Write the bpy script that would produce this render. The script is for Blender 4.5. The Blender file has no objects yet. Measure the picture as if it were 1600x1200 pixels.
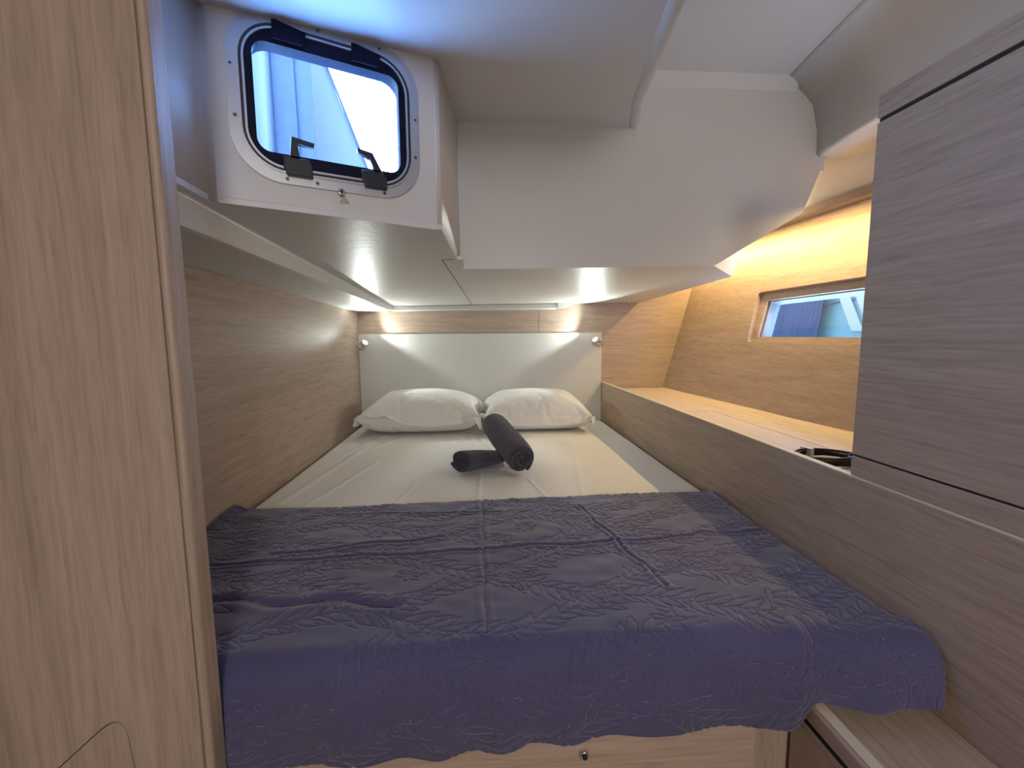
import bpy, bmesh, math, random
import numpy as np
from mathutils import Vector, Matrix

S = bpy.context.scene
COL = S.collection
R = math.radians

# ------------------------------------------------------------------ camera
# world: X to the right, Y into the cabin, Z up, origin at the camera
cam_d = bpy.data.cameras.new('camera'); cam = bpy.data.objects.new('camera', cam_d); COL.objects.link(cam)
cam_d.sensor_width = 36.0; cam_d.lens = 690.0 / 1600.0 * 36.0; cam_d.clip_start = 0.01
ax = Vector((0.9973, -0.0721, -0.0076)); ay = Vector((0.0150, 0.1076, 0.9941)); az = ax.cross(ay).normalized(); ay = az.cross(ax)
cam.matrix_world = Matrix((ax, ay, az)).transposed().to_4x4()
S.camera = cam

# ------------------------------------------------------------------ world, lights, exposure
S.view_settings.view_transform = 'Standard'; S.view_settings.look = 'None'
S.view_settings.exposure = 0.0; S.view_settings.gamma = 1.0; S.view_settings.use_curve_mapping = False
W = bpy.data.worlds.new('sky'); S.world = W; W.use_nodes = True
WN = W.node_tree.nodes; WL = W.node_tree.links
bg = WN['Background']
geo = WN.new('ShaderNodeTexCoord'); sep = WN.new('ShaderNodeSeparateXYZ'); cr = WN.new('ShaderNodeValToRGB')
WL.new(geo.outputs['Generated'], sep.inputs[0]); WL.new(sep.outputs['Z'], cr.inputs[0]); WL.new(cr.outputs[0], bg.inputs[0])
cr.color_ramp.elements[0].position = 0.0; cr.color_ramp.elements[0].color = (0.42, 0.62, 1.0, 1)
cr.color_ramp.elements[1].position = 0.7; cr.color_ramp.elements[1].color = (0.20, 0.42, 1.0, 1)
bg.inputs[1].default_value = 42.0

def area(name, loc, target, energy, color, sx, sy=None, portal=False, spread=180):
    d = bpy.data.lights.new(name, 'AREA'); o = bpy.data.objects.new(name, d); COL.objects.link(o)
    d.energy = energy; d.color = color; d.shape = 'RECTANGLE' if sy else 'DISK'; d.size = sx
    if sy: d.size_y = sy
    d.spread = R(spread)
    o.location = loc
    o.rotation_euler = (Vector(target) - Vector(loc)).to_track_quat('-Z', 'Y').to_euler()
    if portal: d.cycles.is_portal = True
    return o
# ceiling lamp of the companionway behind the camera
area('companionway_lamp', (0.27, -1.35, 0.36), (0.10, 1.5, -0.30), 18.0, (1.0, 0.92, 0.86), 0.34)
area('soft_fill_light', (0.1, -1.5, 0.1), (0.1, 1.5, 0.0), 2.5, (1.0, 0.93, 0.90), 1.0, 0.8)  # added broad fill light from behind the camera
# warm strip light under the hull lip, running along the cabin
area('hull_strip_lamp', (1.285, 1.85, 0.470), (1.20, 1.85, -0.30), 11.0, (1.0, 0.70, 0.28), 0.02, 1.5)
bpy.data.objects['hull_strip_lamp'].rotation_euler = (0, R(-8), 0)
area('hull_upper_strip_lamp', (1.30, 1.9, 0.56), (1.36, 1.9, 0.72), 2.2, (1.0, 0.78, 0.42), 0.02, 1.0)
# sky portals in the two openings
area('hatch_portal', (-0.300, 1.015, 0.46), (-0.30 + 0.424, 1.015 - 0.906, 0.46), 1.0, (1, 1, 1), 0.34, 0.25, portal=True)
area('hull_window_portal', (1.36, 1.6, 0.075), (0.4, 1.53, 0.3), 1.0, (1, 1, 1), 0.25, 0.9, portal=True)
bpy.data.objects['hull_window_portal'].rotation_euler = (R(0), R(75), 0)

# ------------------------------------------------------------------ helpers
def put(name, me, parent=None, mat=None):
    o = bpy.data.objects.new(name, me); COL.objects.link(o)
    if parent: o.parent = parent
    if mat: me.materials.append(mat)
    return o
def mesh(name, v, f, mat=None, parent=None, smooth=False):
    me = bpy.data.meshes.new(name); me.from_pydata([tuple(p) for p in v], [], f); me.update()
    if smooth:
        for p in me.polygons: p.use_smooth = True
    return put(name, me, parent, mat)
def from_bm(name, bm, mat=None, parent=None, smooth=False):
    bmesh.ops.recalc_face_normals(bm, faces=bm.faces)
    me = bpy.data.meshes.new(name); bm.to_mesh(me); bm.free()
    if smooth:
        for p in me.polygons: p.use_smooth = True
    return put(name, me, parent, mat)
def tag(o, label=None, cat=None, group=None, kind=None):
    if label: o['label'] = label
    if cat: o['category'] = cat
    if group: o['group'] = group
    if kind: o['kind'] = kind
    return o
def empty(name, loc=(0, 0, 0)):
    o = bpy.data.objects.new(name, None); COL.objects.link(o); o.location = loc; o.empty_display_size = 0.05
    return o
def keep(child, parent):
    child.parent = parent; child.matrix_parent_inverse = Matrix.Translation(parent.location).inverted(); return child
def bev(bm, w, seg=2, edges=None):
    if w > 0: bmesh.ops.bevel(bm, geom=edges or list(bm.edges), offset=w, segments=seg, affect='EDGES', profile=0.5, clamp_overlap=True)
def box(name, lo, hi, mat=None, parent=None, b=0.0015, seg=2):
    bm = bmesh.new()
    v = [bm.verts.new((x, y, z)) for x in (lo[0], hi[0]) for y in (lo[1], hi[1]) for z in (lo[2], hi[2])]
    for f in ((0,1,3,2),(4,6,7,5),(0,4,5,1),(2,3,7,6),(0,2,6,4),(1,5,7,3)): bm.faces.new([v[i] for i in f])
    bev(bm, b, seg); return from_bm(name, bm, mat, parent)
def prism(name, pts, ext, mat=None, parent=None, b=0.0, seg=2):
    """closed polygon pts (3D, planar) extruded by vector ext"""
    bm = bmesh.new(); e = Vector(ext)
    a = [bm.verts.new(p) for p in pts]; c = [bm.verts.new(Vector(p) + e) for p in pts]; n = len(pts)
    bm.faces.new(a); bm.faces.new(c[::-1])
    for i in range(n): bm.faces.new((a[i], c[i], c[(i+1) % n], a[(i+1) % n]))
    bev(bm, b, seg); return from_bm(name, bm, mat, parent)
def rrect(w, h, r, n=8, cx=0, cy=0):
    p = []
    for (sx, sy, a0) in ((1, 1, 0), (-1, 1, 90), (-1, -1, 180), (1, -1, 270)):
        for k in range(n + 1):
            a = R(a0 + 90 * k / n); p.append((cx + sx * (w/2 - r) + r * math.cos(a), cy + sy * (h/2 - r) + r * math.sin(a)))
    return p
def round_poly(pts, rad, n=6):
    out = []; m = len(pts); rad = rad if hasattr(rad, '__len__') else [rad] * m
    for i in range(m):
        P = Vector(pts[i]); A = Vector(pts[i-1]); B = Vector(pts[(i+1) % m]); r = rad[i]
        if r <= 0: out.append(tuple(P)); continue
        u = (A - P).normalized(); w = (B - P).normalized(); ang = u.angle(w); t = min(r / math.tan(ang/2), (A-P).length*.49, (B-P).length*.49)
        s = P + u * t; e = P + w * t
        for k in range(n + 1):
            f = k / n; out.append(tuple(s * (1-f)**2 + P * 2*f*(1-f) + e * f*f))
    return out
def holed(name, outer, holes, fn, depth, mat=None, parent=None, smooth=False):
    """flat plate: outer and hole loops (2D) mapped by fn(u, v, w), w = 0 front, w = depth back"""
    bm = bmesh.new(); loops = []
    for lp in [outer] + holes:
        loops.append([bm.verts.new((p[0], p[1], 0)) for p in lp])
    ed = []
    for lv in loops:
        for i in range(len(lv)): ed.append(bm.edges.new((lv[i], lv[(i+1) % len(lv)])))
    bmesh.ops.triangle_fill(bm, use_beauty=True, use_dissolve=False, edges=ed)
    fr = list(bm.faces); vs = list(bm.verts)
    back = {v: bm.verts.new((v.co.x, v.co.y, 1)) for v in vs}
    for f in fr: bm.faces.new([back[v] for v in f.verts][::-1])
    for lv in loops:
        for i in range(len(lv)):
            a, b = lv[i], lv[(i+1) % len(lv)]; bm.faces.new((a, b, back[b], back[a]))
    for v in bm.verts: v.co = Vector(fn(v.co.x, v.co.y, depth * v.co.z))
    return from_bm(name, bm, mat, parent, smooth)
def cyl(name, a, b, r, mat=None, parent=None, r2=None, n=24, bevel=0.0, smooth=True):
    a = Vector(a); b = Vector(b); bm = bmesh.new(); d = b - a
    bmesh.ops.create_cone(bm, cap_ends=True, segments=n, radius1=r, radius2=r if r2 is None else r2, depth=d.length)
    if bevel: bev(bm, bevel, 2, [e for e in bm.edges if abs(e.verts[0].co.z - e.verts[1].co.z) < 1e-6])
    bm.transform(Matrix.Translation((a + b)/2) @ d.to_track_quat('Z', 'Y').to_matrix().to_4x4())
    o = from_bm(name, bm, mat, parent)
    if smooth:
        for p in o.data.polygons: p.use_smooth = len(p.vertices) == 4
    return o
def tube(name, pts, r, mat=None, parent=None, n=10, closed=False):
    pts = [Vector(p) for p in pts]; V = []; F = []; m = len(pts); up = Vector((0, 0, 1))
    for i, p in enumerate(pts):
        t = (pts[(i+1) % m] - pts[i-1]) if closed else (pts[min(i+1, m-1)] - pts[max(i-1, 0)])
        t.normalize(); s = t.cross(up)
        if s.length < 1e-4: s = t.cross(Vector((1, 0, 0)))
        s.normalize(); q = s.cross(t)
        for k in range(n):
            a = 2*math.pi*k/n; V.append(p + s*math.cos(a)*r + q*math.sin(a)*r)
    for i in range(m if closed else m-1):
        for k in range(n):
            j = (i+1) % m; F.append((i*n+k, j*n+k, j*n+(k+1) % n, i*n+(k+1) % n))
    if not closed: F += [tuple(range(n))[::-1], tuple((m-1)*n+k for k in range(n))]
    return mesh(name, V, F, mat, parent, True)

# ------------------------------------------------------------------ materials
def mat(name, base, rough=0.5, metal=0.0, **k):
    m = bpy.data.materials.new(name); m.use_nodes = True; b = m.node_tree.nodes['Principled BSDF']
    b.inputs['Base Color'].default_value = (*base, 1); b.inputs['Roughness'].default_value = rough; b.inputs['Metallic'].default_value = metal
    for q, v in k.items(): b.inputs[q.replace('_', ' ')].default_value = v
    return m
def nd(m, t, **k):
    n = m.node_tree.nodes.new(t)
    for q, v in k.items(): setattr(n, q, v)
    return n
def lk(m, a, b): m.node_tree.links.new(a, b)
def noise_of(m, scale, mapping=(1, 1, 1), detail=4, rough=0.6, dist=0.0):
    tc = nd(m, 'ShaderNodeTexCoord'); mp = nd(m, 'ShaderNodeMapping'); mp.inputs['Scale'].default_value = mapping
    n = nd(m, 'ShaderNodeTexNoise'); n.inputs['Scale'].default_value = scale; n.inputs['Detail'].default_value = detail
    n.inputs['Roughness'].default_value = rough; n.inputs['Distortion'].default_value = dist
    lk(m, tc.outputs['Object'], mp.inputs[0]); lk(m, mp.outputs[0], n.inputs[0]); return n
def bump(m, height, strength, dist=0.002, prev=None):
    b = nd(m, 'ShaderNodeBump'); b.inputs['Strength'].default_value = strength; b.inputs['Distance'].default_value = dist
    lk(m, height, b.inputs['Height'])
    if prev: lk(m, prev.outputs[0], b.inputs['Normal'])
    return b
def grainy(name, base, rough, bscale, bstr, bdist=0.001, var=0.0, vscale=6, **k):
    m = mat(name, base, rough, **k); p = m.node_tree.nodes['Principled BSDF']
    n = noise_of(m, bscale, detail=3); b = bump(m, n.outputs[0], bstr, bdist); lk(m, b.outputs[0], p.inputs['Normal'])
    if var > 0:
        v = noise_of(m, vscale, detail=4); r = nd(m, 'ShaderNodeValToRGB'); e = r.color_ramp.elements
        e[0].position = .3; e[1].position = .7
        e[0].color = (*[c*(1-var) for c in base], 1); e[1].color = (*[min(1, c*(1+var)) for c in base], 1)
        lk(m, v.outputs[0], r.inputs[0]); lk(m, r.outputs[0], p.inputs['Base Color'])
    return m
def wood(name, light, dark, axis, rough=0.55):
    """laminate oak: broad wandering figure + fine pores, stretched along axis"""
    m = mat(name, light, rough); p = m.node_tree.nodes['Principled BSDF']
    def mp(al, ac): return tuple(al if i == axis else ac for i in range(3))
    warp = noise_of(m, 1.0, mp(1.5, 3.0), 2)
    a = noise_of(m, 1.0, mp(1.6, 30), 5, 0.62, 0.8); f = noise_of(m, 1.0, mp(9, 170), 4, 0.7, 0.2); s = noise_of(m, 1.0, mp(5.0, 95), 3, 0.6, 1.2)
    r1 = nd(m, 'ShaderNodeValToRGB'); e = r1.color_ramp.elements
    e[0].position = 0.36; e[0].color = (*dark, 1); e[1].position = 0.62; e[1].color = (*light, 1)
    r2 = nd(m, 'ShaderNodeValToRGB'); e = r2.color_ramp.elements
    e[0].position = 0.38; e[0].color = (0.74, 0.72, 0.70, 1); e[1].position = 0.55; e[1].color = (1, 1, 1, 1)
    r3 = nd(m, 'ShaderNodeValToRGB'); e = r3.color_ramp.elements
    e[0].position = 0.36; e[0].color = (0.72, 0.68, 0.64, 1); e[1].position = 0.46; e[1].color = (1, 1, 1, 1)
    for n, r in ((a, r1), (f, r2), (s, r3)): lk(m, n.outputs[0], r.inputs[0])
    m1 = nd(m, 'ShaderNodeMixRGB', blend_type='MULTIPLY'); m1.inputs[0].default_value = 0.5
    m2 = nd(m, 'ShaderNodeMixRGB', blend_type='MULTIPLY'); m2.inputs[0].default_value = 0.45
    lk(m, r1.outputs[0], m1.inputs[1]); lk(m, r2.outputs[0], m1.inputs[2]); lk(m, m1.outputs[0], m2.inputs[1]); lk(m, r3.outputs[0], m2.inputs[2])
    lk(m, m2.outputs[0], p.inputs['Base Color'])
    b = bump(m, f.outputs[0], 0.25, 0.0008); lk(m, b.outputs[0], p.inputs['Normal'])
    return m
OAK_L = (0.46, 0.355, 0.28); OAK_D = (0.395, 0.30, 0.235)
M_woodY = wood('oak_along_cabin', OAK_L, OAK_D, 1)
M_woodX = wood('oak_across_cabin', OAK_L, OAK_D, 0)
M_woodZ = wood('oak_vertical', (0.41, 0.325, 0.265), (0.35, 0.275, 0.22), 2)
M_woodS = wood('oak_shelf', (0.64, 0.53, 0.43), (0.56, 0.46, 0.37), 1)
M_edge = grainy('pale_edge_band', (0.66, 0.58, 0.45), 0.45, 60, 0.05)
M_dark = mat('joint_shadow_black', (0.02, 0.017, 0.015), 0.8)
M_liner = grainy('white_moulded_liner', (0.61, 0.605, 0.595), 0.38, 90, 0.10, 0.0006)
M_low = grainy('glossy_white_panel', (0.64, 0.63, 0.61), 0.42, 45, 0.42, 0.0014)
M_trim = grainy('white_trim_plastic', (0.68, 0.68, 0.67), 0.35, 60, 0.03)
M_head = grainy('headboard_laminate', (0.60, 0.60, 0.57), 0.40, 260, 0.05, 0.0004)
M_sheet = grainy('white_cotton_sheet', (0.78, 0.775, 0.75), 0.85, 500, 0.12, 0.0004)
M_pillow = grainy('white_pillow_cotton', (0.80, 0.79, 0.76), 0.85, 16, 0.55, 0.012)
M_quilt = grainy('navy_quilt_cotton', (0.060, 0.057, 0.138), 0.80, 350, 0.35, 0.0008, 0.10, 5, Sheen_Weight=0.35, Sheen_Roughness=0.5)
M_towel = grainy('charcoal_terry', (0.036, 0.033, 0.060), 0.95, 420, 0.9, 0.0030, 0.15, 60, Sheen_Weight=0.25)
M_alu = mat('brushed_aluminium', (0.50, 0.52, 0.56), 0.38, 0.8)
M_chrome = mat('satin_chrome', (0.70, 0.68, 0.64), 0.22, 1.0)
M_wframe = mat('grey_blue_window_rim', (0.22, 0.20, 0.19), 0.5)
M_black = mat('black_plastic', (0.012, 0.013, 0.020), 0.40)
M_gasket = mat('dark_window_frame', (0.005, 0.007, 0.022), 0.6, Specular_IOR_Level=0.12)
M_cable = mat('black_cable_jacket', (0.010, 0.010, 0.014), 0.45)
M_floor = wood('floor_oak', (0.38, 0.27, 0.19), (0.28, 0.19, 0.13), 1)
def glass_mat(name, tint, refl=0.06):
    m = bpy.data.materials.new(name); m.use_nodes = True; t = m.node_tree; t.nodes.clear()
    o = nd(m, 'ShaderNodeOutputMaterial'); mx = nd(m, 'ShaderNodeMixShader'); tr = nd(m, 'ShaderNodeBsdfTransparent'); gl = nd(m, 'ShaderNodeBsdfGlossy')
    tr.inputs[0].default_value = (*tint, 1); gl.inputs['Roughness'].default_value = 0.02; mx.inputs[0].default_value = refl
    lk(m, tr.outputs[0], mx.inputs[1]); lk(m, gl.outputs[0], mx.inputs[2]); lk(m, mx.outputs[0], o.inputs[0]); return m
M_glass = glass_mat('clear_acrylic', (0.80, 0.90, 0.97))
M_glass2 = glass_mat('tinted_acrylic', (0.62, 0.68, 0.68))
def emit(name, col, s):
    m = mat(name, (0.9, 0.9, 0.9), 0.3); b = m.node_tree.nodes['Principled BSDF']
    b.inputs['Emission Color'].default_value = (*col, 1); b.inputs['Emission Strength'].default_value = s; return m
M_lens = emit('reading_lamp_lens', (1.0, 0.97, 0.88), 14)

# ================================================================== PILLOWS: cloth inflated and settled against the headboard
def pillow_cloth(w, h, fl, n, cx, seed, yaw):
    rnd = random.Random(seed); dx = w/n; ny = round(h/dx); nf = max(2, round(fl/dx)); idx = {}; V = []; F = []; FL = []
    def vid(s, i, j):
        inside = 0 < i < n and 0 < j < ny; k = (s, i, j) if inside else (0, i, j)
        if k not in idx:
            idx[k] = len(V); V.append(((i - n/2)*dx, (j - ny/2)*dx, ((s*2 - 1)*-.004 if inside else 0) + rnd.uniform(-.0008, .0008)))
        return idx[k]
    for j in range(ny):
        for i in range(n):
            c = [(i, j), (i+1, j), (i+1, j+1), (i, j+1)]
            F.append([vid(0, *p) for p in c]); F.append([vid(1, *p) for p in c][::-1])
    for j in range(-nf, ny + nf):
        for i in range(-nf, n + nf):
            if 0 <= i < n and 0 <= j < ny: continue
            FL.append([vid(0, *p) for p in ((i, j), (i+1, j), (i+1, j+1), (i, j+1))])
    o = mesh('cloth', V, F + FL); g = o.vertex_groups.new(name='body')
    g.add([v for k, v in idx.items() if 0 <= k[1] <= n and 0 <= k[2] <= ny], 1, 'REPLACE')
    o.data.transform(Matrix.Translation((cx, 2.41, -.355)) @ Matrix.Rotation(yaw, 4, 'Z') @ Matrix.Rotation(R(35), 4, 'X'))
    c = o.modifiers.new('cl', 'CLOTH'); s = c.settings
    s.quality = 5; s.mass = .3; s.tension_stiffness = 25; s.compression_stiffness = 25; s.shear_stiffness = 10; s.bending_stiffness = .05
    s.use_pressure = True; s.uniform_pressure_force = 14; s.vertex_group_pressure = 'body'; s.air_damping = 2
    c.collision_settings.use_self_collision = False; c.collision_settings.distance_min = .004; c.collision_settings.collision_quality = 2
    c.point_cache.frame_start = 1; c.point_cache.frame_end = 90
    return o, F, FL
def settle():
    stops = [box('stop', (-1, 1.5, -.7), (1, 2.64, -.503), b=0), box('stop', (-1, 2.63, -.7), (1, 2.75, .3), b=0)]
    for o in stops:
        o.modifiers.new('c', 'COLLISION'); o.collision.thickness_outer = .004; o.collision.cloth_friction = 12
    g0 = S.gravity.copy(); S.gravity = (0, 0, -1.5); S.frame_start = 1; S.frame_end = 90
    cl = [pillow_cloth(.60, .455, .036, 46, -.312, 3, R(1.5)), pillow_cloth(.60, .44, .036, 46, .275, 11, R(-1.5))]
    for f in range(1, 41): S.frame_set(f)
    dg = bpy.context.evaluated_depsgraph_get(); out = []
    for o, F, FL in cl:
        e = o.evaluated_get(dg); m = e.to_mesh(); out.append((np.array([v.co[:] for v in m.vertices]), F, FL)); e.to_mesh_clear()
    for o in stops + [c[0] for c in cl]:
        d = o.data; bpy.data.objects.remove(o, do_unlink=True); bpy.data.meshes.remove(d)
    S.frame_set(1); S.gravity = g0
    return out
PILLOW_SHAPES = settle()

# ================================================================== THE SETTING
D = 2.65; BED = -0.505; XL = -0.705; XR = 0.735
def lowz(x, y): return 0.18 + 0.015*x + 0.046*(D - y)

floor = tag(box('floor', (-1.3, -1.7, -1.10), (1.6, D, -1.06), M_floor, b=0), kind='structure')
# back wall: a carrier with two oak panels on it, joint between them
wb = tag(box('wall_back', (-0.76, D + 0.012, -1.06), (1.55, D + 0.05, 0.92), M_dark, b=0), kind='structure')
box('wood_panel', (XL, D, -0.52), (0.3515, D + 0.012, 0.19), M_woodX, wb, 0.0008)
box('wood_panel', (0.3535, D, -0.52), (1.50, D + 0.012, 0.90), M_woodX, wb, 0.0008)
wl = tag(box('wall_left', (XL - 0.03, 0.62, -1.06), (XL, D + 0.012, 0.24), M_woodY, b=0), kind='structure')
# bulkhead at the left with the door opening edge the camera looks past
def bulk(u, v, w): return (u, 0.58 + w, v)
arch = round_poly([(-0.640, -0.632), (-0.487, -0.495), (-0.470, -0.70), (-0.470, -1.05), (-0.80, -1.05), (-0.80, -0.79)], [0, 0.022, 0, 0, 0, 0], 6)
wf = tag(holed('wall_front', [(-1.25, -1.06), (-0.390, -1.06), (-0.390, 0.57), (-1.25, 0.57)], [arch], bulk, 0.03, M_woodZ), kind='structure')
c0 = Vector((-0.60, -0.85))
prism('inset_panel', [(c0.x + (p[0]-c0.x)*0.988, 0.5805, c0.y + (p[1]-c0.y)*0.992) for p in arch], (0, 0.02, 0), M_woodZ, wf, 0.0006)
mesh('inset_backing', [(-.82, .605, -1.06), (-.46, .605, -1.06), (-.46, .605, -.48), (-.82, .605, -.48)], [(0, 1, 2, 3)], M_dark, wf)
# rounded edge post of the opening with a groove beside it
V = []; F = []; prof = [(-0.3900, 0.5800), (-0.3897, 0.5835), (-0.3872, 0.5840), (-0.3868, 0.5795)]
for k in range(9):
    a = R(-90 + 90*k/8); prof.append((-0.3848 + 0.0065*math.cos(a), 0.5855 + 0.0065*math.sin(a)))
prof += [(-0.3800, 0.612), (-0.3900, 0.612)]
prism('edge_post', [(p[0], p[1], -1.06) for p in prof], (0, 0, 1.76), M_woodZ, wf)

# hull side: oak panel that leans outward, with a recessed window
HN = Vector((-0.962, -0.074, 0.264)).normalized(); HP = Vector((1.126, 2.653, -0.325))
HU = Vector((0.0, 1.0, 0.0)); HU = (HU - HN*HU.dot(HN)).normalized(); HV = HU.cross(HN).normalized()
if HV.z < 0: HV = -HV
def hull(u, v, w): return HP + HU*u + HV*v - HN*w
def hull_uv(y, z):      # the point of the hull plane at height z and station y
    v = (z - HP.z - HU.z*0)/HV.z
    for _ in range(4):
        u = (y - HP.y - HV.y*v)/HU.y; v = (z - HP.z - HU.z*u)/HV.z
    return (u, v)
rec = round_poly([hull_uv(2.034, .195), hull_uv(2.006, -.036), hull_uv(1.14, -.040), hull_uv(1.14, .203)], [.022, .018, .02, .02], 6)
wr = tag(holed('wall_right', [hull_uv(2.66, -.36), hull_uv(-1.6, -.36), hull_uv(-1.6, .53), hull_uv(2.66, .53)], [rec], hull, 0.022, M_woodY), kind='structure')
gl = round_poly([hull_uv(1.985, .160), hull_uv(1.975, -.008), hull_uv(1.20, -.010), hull_uv(1.20, .170)], .006, 3)
holed('recess_panel', [hull_uv(2.06, -.07), hull_uv(1.10, -.07), hull_uv(1.10, .235), hull_uv(2.06, .235)], [gl], lambda u, v, w: hull(u, v, w + 0.022), 0.012, M_woodY, wr)
w2 = tag(empty('window_2'), kind='structure')
gl_in = round_poly([hull_uv(1.972, .156), hull_uv(1.964, -.004), hull_uv(1.21, -.006), hull_uv(1.21, .166)], .004, 3)
holed('window_frame', [hull_uv(2.03, -.04), hull_uv(1.16, -.04), hull_uv(1.16, .205), hull_uv(2.03, .205)], [gl_in], lambda u, v, w: hull(u, v, w + 0.034), 0.05, M_wframe, w2)
holed('pane', [hull_uv(2.0, -.03), hull_uv(1.18, -.03), hull_uv(1.18, .19), hull_uv(2.0, .19)], [], lambda u, v, w: hull(u, v, w + 0.060), 0.006, M_glass2, w2)
# outer skin that closes the hull above and below the window
def skin(name, z0, z1): return holed(name, [hull_uv(2.70, z0), hull_uv(-1.6, z0), hull_uv(-1.6, z1), hull_uv(2.70, z1)], [], lambda u, v, w: hull(u, v, w + 0.085), 0.01, M_trim, wr)
skin('hull_skin', -1.1, -.038); skin('hull_skin', .200, .95)
holed('hull_skin', [hull_uv(1.165, -.04), hull_uv(-1.6, -.04), hull_uv(-1.6, .21), hull_uv(1.165, .21)], [], lambda u, v, w: hull(u, v, w + 0.085), 0.01, M_trim, wr)
holed('hull_skin', [hull_uv(2.70, -.04), hull_uv(2.028, -.04), hull_uv(2.028, .21), hull_uv(2.70, .21)], [], lambda u, v, w: hull(u, v, w + 0.085), 0.01, M_trim, wr)
# wooden lip along the top of the hull panel
t1 = tag(holed('trim_1', [hull_uv(2.65, .492), hull_uv(-.2, .492), hull_uv(-.2, .528), hull_uv(2.65, .528)], [], lambda u, v, w: hull(u, v, w - 0.028), 0.04, M_woodY), kind='structure')
# cream liner above the lip, running up and inward
a = hull(*hull_uv(2.66, .526), -.012); b_ = hull(*hull_uv(-1.5, .526), -.012)
w3 = tag(mesh('wall_upper_right', [a, b_, b_ + Vector((-.12, 0, .125)), a + Vector((-.12, 0, .125)), b_ + Vector((-.127, 0, .125)), a + Vector((-.127, 0, .125)), b_ + Vector((-.24, 0, .30)), a + Vector((-.24, 0, .30))],
      [(0, 1, 2, 3), (3, 2, 4, 5), (5, 4, 6, 7)], M_liner), kind='structure')
w3.modifiers.new('s', 'SOLIDIFY').thickness = 0.012
roof = tag(box('roof', (0.30, -1.7, 0.90), (1.75, 2.70, 0.93), M_liner, b=0), kind='structure')

# ------------------------------------------------------------------ ceiling: moulded pieces
ceil = tag(empty('ceiling'), kind='structure')
def slab(name, pts, th, m, b=0.0015):      # horizontal-ish polygon with the low plane's slope
    bm = bmesh.new(); lo = [bm.verts.new((p[0], p[1], lowz(*p[:2]))) for p in pts]; hi = [bm.verts.new((p[0], p[1], lowz(*p[:2]) + th)) for p in pts]; n = len(pts)
    bm.faces.new(lo); bm.faces.new(hi[::-1])
    for i in range(n): bm.faces.new((lo[i], hi[i], hi[(i+1) % n], lo[(i+1) % n]))
    bev(bm, b, 2); return from_bm(name, bm, m, ceil)
A = (-.497, .895); B = (-.086, 1.087); Cc = (-.066, 1.406)
slab('low_panel', [(-.53, .612), (-.507, .612), A, B, (-.067, 1.398), (-.1155, 1.403), (-.0515, 2.486), (-.045, 2.62), (-.53, 2.62)], .012, M_low, 0.001)
slab('low_panel', [(-.1115, 1.412), (-.05, 1.412), (-.05, 1.543), (.826, 1.543), (1.038, 1.783), (.966, 2.64), (-.042, 2.64), (-.0475, 2.486)], .012, M_low, 0.001)
slab('deck_core', [(-.72, .62), (-.56, .62), (-.52, .91), (-.11, 1.10), (-.08, 1.42), (-.08, 1.56), (.80, 1.56), (1.02, 1.80), (.95, 2.655), (-.72, 2.655)], .03, M_trim, 0).location.z = 0.0135
# band between the left wall and the strip, and the fascia strip itself
prism('side_band', [(XL, D, .141), (-.527, D, .150), (-.527, .612, .206), (XL, .612, .191)], (0, 0, .02), M_low, ceil, .0008)
V = []
def stripx(y): return -.515 + .0035*(y - .8)
for y in (.612, 2.605):
    zt = lowz(-.515, y) + .001; zb = .150 + .0262*(2.65 - y) - .003; x = stripx(y)
    V += [(x, y, zt), (x + .001, y, zt - .006), (x - .004, y, zb + .004), (x + .002, y, zb), (x - .014, y, zb - .001), (x - .022, y, zb + .005), (x - .022, y, zt)]
n = 7; F = [tuple(range(n)), tuple(range(n, 2*n))[::-1]] + [(i, n+i, n+(i+1) % n, (i+1) % n) for i in range(n)]
mesh('fascia_strip', V, F, M_trim, ceil)
bm = bmesh.new(); bmesh.ops.create_uvsphere(bm, u_segments=12, v_segments=6, radius=.005); bm.transform(Matrix.Translation((-.60, 1.62, .168)) @ Matrix.Diagonal((1, 1, .4, 1)))
from_bm('screw_cap', bm, M_trim, ceil, True)
bm = bmesh.new(); bmesh.ops.create_uvsphere(bm, u_segments=12, v_segments=6, radius=.008); bm.transform(Matrix.Translation((.90, 2.63, .192)) @ Matrix.Diagonal((1, 1, .6, 1)))
from_bm('screw_cap', bm, M_trim, ceil, True)
# trim bar along the back wall under the low ceiling
t2 = tag(empty('trim_2'), kind='structure')
bm = bmesh.new()
vv = [bm.verts.new(p) for p in ((-.505, 2.607, .172), (.455, 2.607, .1865), (-.505, 2.600, .152), (.455, 2.600, .160), (-.505, D, .146), (.455, D, .154), (-.505, D, .180), (.455, D, .19))]
for f in ((0, 1, 3, 2), (2, 3, 5, 4), (4, 5, 7, 6), (6, 7, 1, 0), (0, 2, 4, 6), (1, 7, 5, 3)): bm.faces.new([vv[i] for i in f])
bev(bm, .0015, 2); from_bm('back_bar', bm, M_trim, t2)
prism('bar_end', [(.457, D, .160), (.515, D, .164), (.565, D, .190), (.457, D, .19)], (0, -.055, 0), M_trim, t2, .001)
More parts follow.
